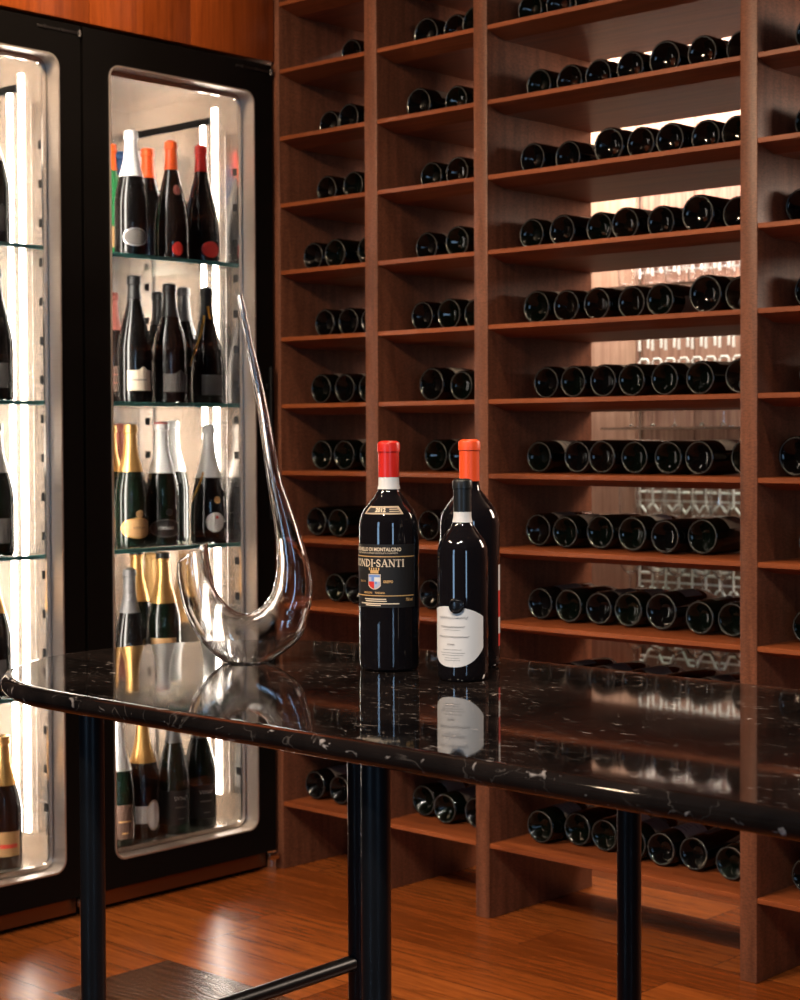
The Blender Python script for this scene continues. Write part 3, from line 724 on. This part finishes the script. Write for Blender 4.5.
def glyph(c):
    if c == 'I': return .36, [([(.18, 0), (.18, 1)], K), ser(.18, .03), ser(.18, .97)]
    if c == 'N': return .88, [([(.16, 0), (.16, 1)], T), ([(.72, 0), (.72, 1)], T), ([(.16, .97), (.72, .03)], K), ser(.16, .03), ser(.12, .97), ser(.72, .97)]
    if c == 'D': return .84, [([(.18, 0), (.18, 1)], K), (arc(.28, .5, .42, .46, -90, 90, 12), .14), ([(.02, .03), (.3, .03)], .07), ([(.02, .97), (.3, .97)], .07)]
    if c == 'O': return .88, [(arc(.43, .5, .34, .45, 0, 360, 18), .14)]
    if c == 'B': return .72, [([(.18, 0), (.18, 1)], K), (arc(.3, .75, .22, .22, -90, 90, 8), .12), (arc(.3, .27, .28, .24, -90, 90, 8), .13), ([(.02, .03), (.32, .03)], .07), ([(.02, .97), (.32, .97)], .07), ([(.18, .52), (.32, .52)], .07)]
    if c == 'S': return .66, [([(.54, .72), (.52, .90)], T), (arc(.32, .74, .20, .22, 30, 210, 9), .12), ([(.14, .62), (.48, .38)], K), (arc(.32, .26, .21, .22, 30, -150, 9), .12), ([(.11, .28), (.10, .08)], T)]
    if c == 'A': return .86, [([(.12, 0), (.42, 1)], T), ([(.42, 1), (.72, 0)], K), ([(.24, .34), (.6, .34)], .07), ser(.12, .03), ser(.72, .03)]
    if c == 'T': return .78, [([(.38, 0), (.38, .97)], K), ([(.06, .95), (.70, .95)], .09), ([(.07, .78), (.07, .97)], .06), ([(.69, .78), (.69, .97)], .06), ser(.38, .03)]
    return .36, [([(.08, .5), (.26, .5)], .16)]
word = 'BIONDI-SANTI'; HG = .0096
tot = sum(glyph(ch)[0] for ch in word); x = -tot
wsc = (.0402 * (.51 + .46)) / (HG * sum(glyph(ch)[0] for ch in 'SANTI'))
for ch in word:
    wd, strokes = glyph(ch)
    for pts, wt in strokes: stroke([((q[0] + x) * wsc, q[1]) for q in pts], wt, (.51, .1391), HG)
    x += wd
letter(mb, rf1, 'TENUTA', .0040, -1.02, .1193, GOLDP, width=.013)
letter(mb, rf1, 'GREPPO', .0046, -.035, .1193, GOLDP, width=.0130, bold=.0002)
letter(mb, rf1, 'MONTALCINO', .0036, -.75, .1045, GOLDP, width=.014, bold=.0001)
letter(mb, rf1, 'TOSCANA', .0036, -.31, .1045, GOLDP, width=.014, bold=.0001)
letter(mb, rf1, '750 ml', .0056, .70, .0953, GOLDP, width=.0118, bold=.0002)
for z, l, r in ((.0963, -.9, -.10), (.0937, -.86, -.08), (.0904, -1.1, .33), (.0881, -.85, -.28)): bar(z, .0014, l, r, CREAMP)
# coat of arms: shield in four fields under a small crown
SW = .205
def fields(cells, m):
    for (u0, u1, v0, v1) in cells:
        def edge(u): return .1100 + .0050 * abs(u) ** 2.2          # lower outline of the shield
        patch(mb, rf1, a0 + u0 * SW, a0 + u1 * SW, lambda q: max(v0, edge(u0 + (u1 - u0) * q)), v1, m, .0012, 6, 1)
patch(mb, rf1, a0 - SW * 1.1, a0 + SW * 1.1, lambda q: .1090 + .0050 * abs(2 * q - 1) ** 2.2, .1292, CREAMP, .0009, 12, 1)
fields([(-1, 1, .1252, .1284)], BLUEP); fields([(-1, 0, .1195, .1252)], PALEB); fields([(0, 1, .1195, .1252)], WHITEP)
fields([(-.5, 0, .1195, .1252)], BLUEP)
fields([(-1, 0, .1085, .1195)], REDP); fields([(0, 1, .1085, .1195)], PALEB); fields([(.1, .5, .116, .1195)], BLUEP)
patch(mb, rf1, a0 - .15, a0 + .15, .1302, .1345, GOLDP, .0009, 6, 1)
for j in range(5): patch(mb, rf1, a0 - .205 + .085 * j, a0 - .165 + .085 * j, .1343, .1378, GOLDP, .0009, 2, 1)
mb.build('label', b1, smooth='keep')
mb = MB()
def trap(l, r, z0, z1, k, m, off):                # a band on the sloping shoulder, narrower at its top
    n, nz = 20, 4; vs = []
    for i in range(n + 1):
        for j in range(nz + 1):
            v = j / nz; z = z0 + (z1 - z0) * v; an = (l + k * v) + ((r - k * v) - (l + k * v)) * i / n; R = rf1(z) + off
            vs.append((R * math.sin(an), -R * math.cos(an), z))
    mb.add(vs, [(i * (nz + 1) + j, (i + 1) * (nz + 1) + j, (i + 1) * (nz + 1) + j + 1, i * (nz + 1) + j + 1) for i in range(n) for j in range(nz)], m)
trap(-1.05, .55, .2080, .2185, .12, TANP, .0009)
trap(-.93, .44, .2100, .2165, .10, BLACKL, .0012)
letter(mb, rf1, '2012', .0072, -.33, .2133, CREAMP, .0016, bold=.0003)
trap(.02, .40, .2112, .2125, 0, TANP, .0015); trap(.02, .38, .2140, .2153, 0, TANP, .0015)
mb.build('vintage_label', b1, smooth='keep')
# smaller bottle in front
H3, R3b = .2555, .0325
P3 = prof_bordeaux(H3, R3b, .0108); rf3 = rfun(P3)
b3 = table_bottle('smaller dark bottle in front with white paper label and black wax seal', 463.0, 682.5, P3, R3b, BOT_R)
mb = MB(); sleeve(mb, P3, .2145, BLACKF, .0008, seg=40); mb.build('capsule', b3)
mb = MB(); sleeve(mb, P3, .2008, WHITE, .0006, .2140, seg=40); mb.build('neck_band', b3)
mb = MB(); al, ar = -1.5, .90
zlo = lambda u: .0185 + .024 * abs((u - .45) / .55) ** 2.4
zhi = lambda u: .0955 - .0135 * abs((u - .40) / .6) ** 2.2
patch(mb, rf3, al, ar, zlo, zhi, WHITE, .0005, 40, 10)
for z, s, w, c in ((.081, .0062, .040, -.42), (.0695, .0048, .034, -.45), (.0570, .0050, .042, -.40), (.0475, .0042, .010, -.48)):
    d_scribble(c, z, w / R3b / 2, INKG, s * .30, 34, .00042, int(z * 1000))(mb, rf3)
for z, w in ((.0655, .022), (.0405, .026), (.0365, .034), (.0335, .03), (.0300, .02), (.027, .022)): patch(mb, rf3, -.45 - w / R3b / 2, -.45 + w / R3b / 2, z, z + .0004, INKG, .0009, 14, 1)
mb.build('label', b3, smooth='keep')
sa = -.24; zc = .0965
mb = MB(); vs = []; K = 28
prof = [(0, .0040), (.0045, .0040), (.0062, .0034), (.0072, .0046), (.0090, .0042), (.0098, .0020), (.0100, .0004)]
rows = []
for r, h in prof:
    ring = []
    for i in range(K if r else 1):
        q = 2 * PI * i / K; rr = r * (1 + .04 * math.sin(3 * q + 1)); x, zz = rr * math.cos(q), zc + rr * math.sin(q)
        R = rf3(zz) + h; an = sa + x / R3b; ring.append(len(vs)); vs.append((R * math.sin(an), -R * math.cos(an), zz))
    rows.append(ring)
fs = [(rows[0][0], rows[1][i], rows[1][(i + 1) % K]) for i in range(K)]
for A, B in zip(rows[1:], rows[2:]): fs += [(A[i], B[i], B[(i + 1) % K], A[(i + 1) % K]) for i in range(K)]
mb.add(vs, fs, SEAL); mb.build('wax_seal', b3, sharp=60)
# bottle standing behind it
H2, R2 = .3055, .0405
P2 = prof_bordeaux(H2, R2, .0129); rf2 = rfun(P2)
b2 = table_bottle('dark bottle with orange capsule standing behind the smaller bottle', 470.0, 669.8, P2, R2, BOT_R)
mb = MB(); sleeve(mb, P2, .2500, ORANGE, .0008, seg=40); mb.build('capsule', b2)
mb = MB()
for m, z0, z1 in ((WHITE, .103, .1375), (REDP, .067, .103), (WHITE, .045, .067), (REDP, .028, .045)): patch(mb, rf2, 1.22, 3.6, z0, z1, m, .0004, 24, 1)
mb.build('label', b2, smooth='keep')

# ------------------------------------------------------------------ decanter
ring_px = [((236, 297), (243, 293.5)), ((244.6, 340), (252, 338)), ((255.8, 400), (266, 397.5)), ((261.5, 441), (273.6, 438)), ((267, 481), (281.2, 477)), ((270.6, 503), (288.4, 498)), ((274.4, 526), (296, 519)), ((276.6, 549), (303, 541)),
           ((276.8, 568), (309, 563)), ((273.0, 588), (312.4, 590)), ((266, 601.5), (309, 613)), ((257, 609.5), (298.5, 640)), ((246.5, 613.6), (263, 663.5)), ((236, 611), (228, 663)), ((225, 602.5), (203, 643)),
           ((215.5, 587), (186, 614)), ((210.5, 567), (178.3, 585)), ((208.2, 547), (176.8, 566)), ((208, 541), (178, 561))]
pb = on_table(249, 665, .03)
base = Vector((pb[0], pb[1], TZ))
n2 = Vector((pb[0], pb[1], 0)).normalized(); rt = Vector((n2.y, -n2.x, 0))
def onplane(px, py):
    d = Vector(V2 + (px - PPX) / F * R3 - (py - PPY) / F * U3); t = n2.dot(base - Vector(EYE)) / n2.dot(d)
    q = Vector(EYE) + t * d; return Vector((rt.dot(q - base), q.z - TZ))
prs = [(onplane(*a), onplane(*b)) for a, b in ring_px]
def cat(P, t):
    i = min(int(t), len(P) - 2); u = t - i
    p0, p1, p2, p3 = P[max(i - 1, 0)], P[i], P[i + 1], P[min(i + 2, len(P) - 1)]
    return .5 * ((2 * p1) + (p2 - p0) * u + (2 * p0 - 5 * p1 + 4 * p2 - p3) * u * u + (3 * p1 - p0 - 3 * p2 + p3) * u ** 3)
NI, SEG = 300, 120
I_ = [cat([p[0] for p in prs], i * (len(prs) - 1) / NI) for i in range(NI + 1)]
O_ = [cat([p[1] for p in prs], i * (len(prs) - 1) / NI) for i in range(NI + 1)]
vs = []
for side in (0, 1):
    for i in range(NI + 1):
        c = (I_[i] + O_[i]) / 2; e = (O_[i] - I_[i]) / 2; r = e.length
        w = .0019 if r > .008 else max(.0012, r * .26)
        if side: e = e * ((r - w) / r); r -= w
        for k in range(SEG):
            q = 2 * PI * k / SEG
            u = c + e * math.cos(q); zz = max(u.y, .0006 if not side else .0030)
            d = r * math.sin(q)
            vs.append(rt * u.x + n2 * d + Vector((0, 0, zz)))
nr = NI + 1; fs = []
for side in (0, 1):
    o = side * nr * SEG
    for i in range(NI):
        for k in range(SEG):
            f = [o + i * SEG + k, o + i * SEG + (k + 1) % SEG, o + (i + 1) * SEG + (k + 1) % SEG, o + (i + 1) * SEG + k]
            fs.append(f if not side else f[::-1])
for i in (0, NI):
    for k in range(SEG):
        f = [i * SEG + k, i * SEG + (k + 1) % SEG, nr * SEG + i * SEG + (k + 1) % SEG, nr * SEG + i * SEG + k]; fs.append(f if i else f[::-1])
mb = MB(); mb.add(vs, fs, GLASS)
dec = mb.build('decanter', None, base, smooth='flat')
tag(dec, 'clear glass swan decanter with long curved spout on the marble table', 'decanter')

# ------------------------------------------------------------------ stemware beyond the rack
unit = tag(empty('glass_shelving', (-3.25, WALL_Y, 0)), 'wall shelving of clear glass boards behind the wide bay of the rack', 'shelving')
UX0, UX1 = -3.672, -2.83
RZ = [.33, .60, .885, 1.20, 1.69]
for z in RZ:
    mb = MB(); mb.box((UX0 + 3.25, -.002, z - .008), (UX1 + 3.25, -.24, z), SHELF_G); mb.box((UX0 + 3.25, -.2402, z - .0082), (UX1 + 3.25, -.243, z + .0002), STEEL); mb.build('shelf_board', unit, smooth=False)
for x in (UX0 + 3.25, UX1 + 3.25 - .012):
    MB().box((x, -.001, .3), (x + .012, -.014, 2.1), STEEL, .002).build('rail', unit)
def goblet():
    out = [(0, 0), (.034, 0), (.034, .0018), (.012, .005), (.0042, .014), (.0036, .07), (.006, .082), (.022, .092), (.036, .115), (.0385, .14), (.034, .175), (.030, .205)]
    inn = [(.0288, .205), (.0328, .175), (.0373, .14), (.0345, .115), (.020, .0945), (0, .088)]
    return MB().lathe(out + inn, GLASS_W, 56).build('wine_glass', smooth='flat').data
def tumbler():
    out = [(0, 0), (.030, 0), (.033, .004), (.0385, .05), (.036, .105)]; inn = [(.0346, .105), (.037, .05), (.031, .012), (0, .010)]
    return MB().lathe(out + inn, GLASS_W, 56).build('tumbler', smooth='flat').data
me_g, me_t = goblet(), tumbler()
for o in [o for o in COL.objects if o.name.split('.')[0] in ('wine_glass', 'tumbler')]: bpy.data.objects.remove(o)
WIRE = mat('white_wire', (.86, .84, .82), .35)
def wires(z0, kind):
    mb = MB(); r = .0054; x0, x1 = UX0 + 3.25 + .02, UX1 + 3.25 - .02
    n = int((x1 - x0) / .056); mb.box((x0, -.024, z0 + .015), (x1, -.030, z0 + .023), WIRE, .001)
    for i in range(n):
        x = x0 + i * .056; y = -.0335
        if kind == 'loops':
            for dz in (0, .075): mb.tube([(x, y, z0 + dz), (x, y, z0 + dz + .036), (x + .006, y, z0 + dz + .043), (x + .031, y, z0 + dz + .043), (x + .037, y, z0 + dz + .036), (x + .037, y, z0 + dz + .008)], r, WIRE, 8)
        elif kind == 'grid':
            mb.tube([(x, y, z0), (x, y, z0 + .15)], r * .8, WIRE, 8); mb.tube([(x + .008, y, z0 + .05), (x + .044, y, z0 + .05)], r, WIRE, 8)
            mb.tube([(x + .008, y, z0 + .0), (x + .028, y, z0 - .022), (x + .048, y, z0)], r, WIRE, 8)
        elif kind == 'wave':
            mb.tube([(x, y, z0 + .045 * (i % 2)), (x + .018, y, z0 + .045 * (i % 2)), (x + .042, y, z0 + .045 * ((i + 1) % 2)), (x + .056, y, z0 + .045 * ((i + 1) % 2))], r, WIRE, 8)
    mb.build('wire_row', unit)
wires(1.735, 'loops'); wires(1.40, 'loops'); wires(.92, 'grid'); wires(.63, 'grid'); wires(.36, 'wave')
RN = ['lowest', 'second', 'third', 'fourth', 'top']
for ri, z in enumerate(RZ):
    tall = ri in (0, 1, 3)
    for i in range(6):
        if ri == 2 and i == 5: continue
        o = link('wine_glass' if tall else 'tumbler', me_g if tall else me_t, None, (UX0 + .065 + i * .095, WALL_Y - .15 + RND.uniform(-.03, .03), z + .0005))
        tag(o, '%s %s from the cladding boards, %s glass shelf beyond the rack' % (ORD[i], 'stemmed glass' if tall else 'tumbler', RN[ri]), 'glass', 'glasses on the wall shelves beyond the rack')
# a carafe on the middle board
mb = MB(); mb.lathe([(0, 0), (.045, 0), (.05, .006), (.052, .03), (.035, .08), (.016, .13), (.015, .17), (.026, .20), (.0245, .20), (.0135, .17), (.0145, .13), (.033, .08), (.050, .03), (.047, .008), (0, .006)], GLASS_W, 26)
cf = mb.build('carafe', None, (UX0 + .68, WALL_Y - .10, RZ[2] + .0005)); tag(cf, 'clear glass carafe on the third wall shelf beyond the rack', 'carafe')

# ------------------------------------------------------------------ light
def area(name, loc, target, size, power, color, spread=None):
    l = bpy.data.lights.new(name, 'AREA'); l.shape = 'RECTANGLE'; l.size, l.size_y = size; l.energy = power; l.color = color
    if spread: l.spread = spread
    o = bpy.data.objects.new(name, l); COL.objects.link(o); o.location = loc
    o.rotation_euler = (Vector(target) - Vector(loc)).to_track_quat('-Z', 'Y').to_euler(); return o
def spot(loc, target, power, color, angle=80, blend=.6, r=.03):
    l = bpy.data.lights.new('ceiling_spot', 'SPOT'); l.energy = power; l.color = color; l.spot_size = math.radians(angle); l.spot_blend = blend; l.shadow_soft_size = r
    o = bpy.data.objects.new('ceiling_spot', l); COL.objects.link(o); o.location = loc
    o.rotation_euler = (Vector(target) - Vector(loc)).to_track_quat('-Z', 'Y').to_euler(); return o
WARM = (1, .72, .47)
# downlights of the room: over the walk beside the fridges, along the table, and near the rack
for x, y, tx, ty, tz, p in ((-3.0, .4, -2.9, 3.2, 1.3, 135), (-2.9, .1, -2.3, 3.2, 1.2, 150), (-2.6, -.2, -1.7, 3.2, 1.1, 150)):
    spot((x, y, 2.76), (tx, ty, tz), p, WARM, 70, .7, .05)
for x in (-2.9, -2.1, -1.3):
    spot((x, 2.5, 2.76), (x, 2.75, .0), 42, WARM, 85, .8, .04)
spot((-2.65, 1.9, 2.76), (-3.4, 2.2, 2.5), 120, WARM, 80, .8, .05)  # added lamp that brightens the veneer panel above the fridges
for x, y, tx, ty, tz, p in ((-1.0, -.2, -1.6, 1.8, .9, 80), (-2.4, .7, -2.7, 2.3, 0, 85)):
    spot((x, y, 2.76), (tx, ty, tz), p, (1, .84, .68), 60, .7, .04)
# small cluster of accent lamps over the table
for dx, dy in ((0, 0), (.14, .02), (.28, .06), (.13, -.14)):
    spot((-.75 + dx, .45 + dy, 2.72), (-1.5, 1.7, .9), 34, (1, .9, .78), 50, .5, .014)
# cove light that washes the wall beyond the rack
area('wall_washer', (-3.45, 4.82, 2.75), (-3.45, 5.2, 1.35), (1.1, .10), 100, (1, .88, .77))
area('rear_fill', (-.35, 4.55, 2.15), (-2.7, 3.5, 1.35), (.9, .9), 75, (1, .80, .64))  # unseen lamp added behind the rack to light its side panels
spot((-2.9, 4.3, 2.76), (-2.9, 4.3, 0), 14, (1, .80, .62), 70, .8, .05)
# daylight outside the two windows
area('daylight', (-1.45, -2.62, 1.45), (-1.45, 0, 1.35), (.6, 1.75), 34, (.42, .68, 1))
area('daylight', (2.52, -.75, 1.45), (0, .2, 1.35), (.6, 1.75), 34, (.42, .68, 1))
w = bpy.data.worlds.new('world'); S.world = w; w.use_nodes = True
w.node_tree.nodes['Background'].inputs[0].default_value = (.55, .62, .8, 1); w.node_tree.nodes['Background'].inputs[1].default_value = .25

# ------------------------------------------------------------------ view
S.view_settings.view_transform = 'Standard'; S.view_settings.look = 'None'; S.view_settings.gamma = 1; S.view_settings.exposure = 0.
S.view_settings.use_curve_mapping = False
c = S.cycles
c.max_bounces = 14; c.transmission_bounces = 14; c.transparent_max_bounces = 16; c.glossy_bounces = 6; c.diffuse_bounces = 4
c.caustics_reflective = True; c.caustics_refractive = False; c.sample_clamp_indirect = 8
c.use_denoising = True
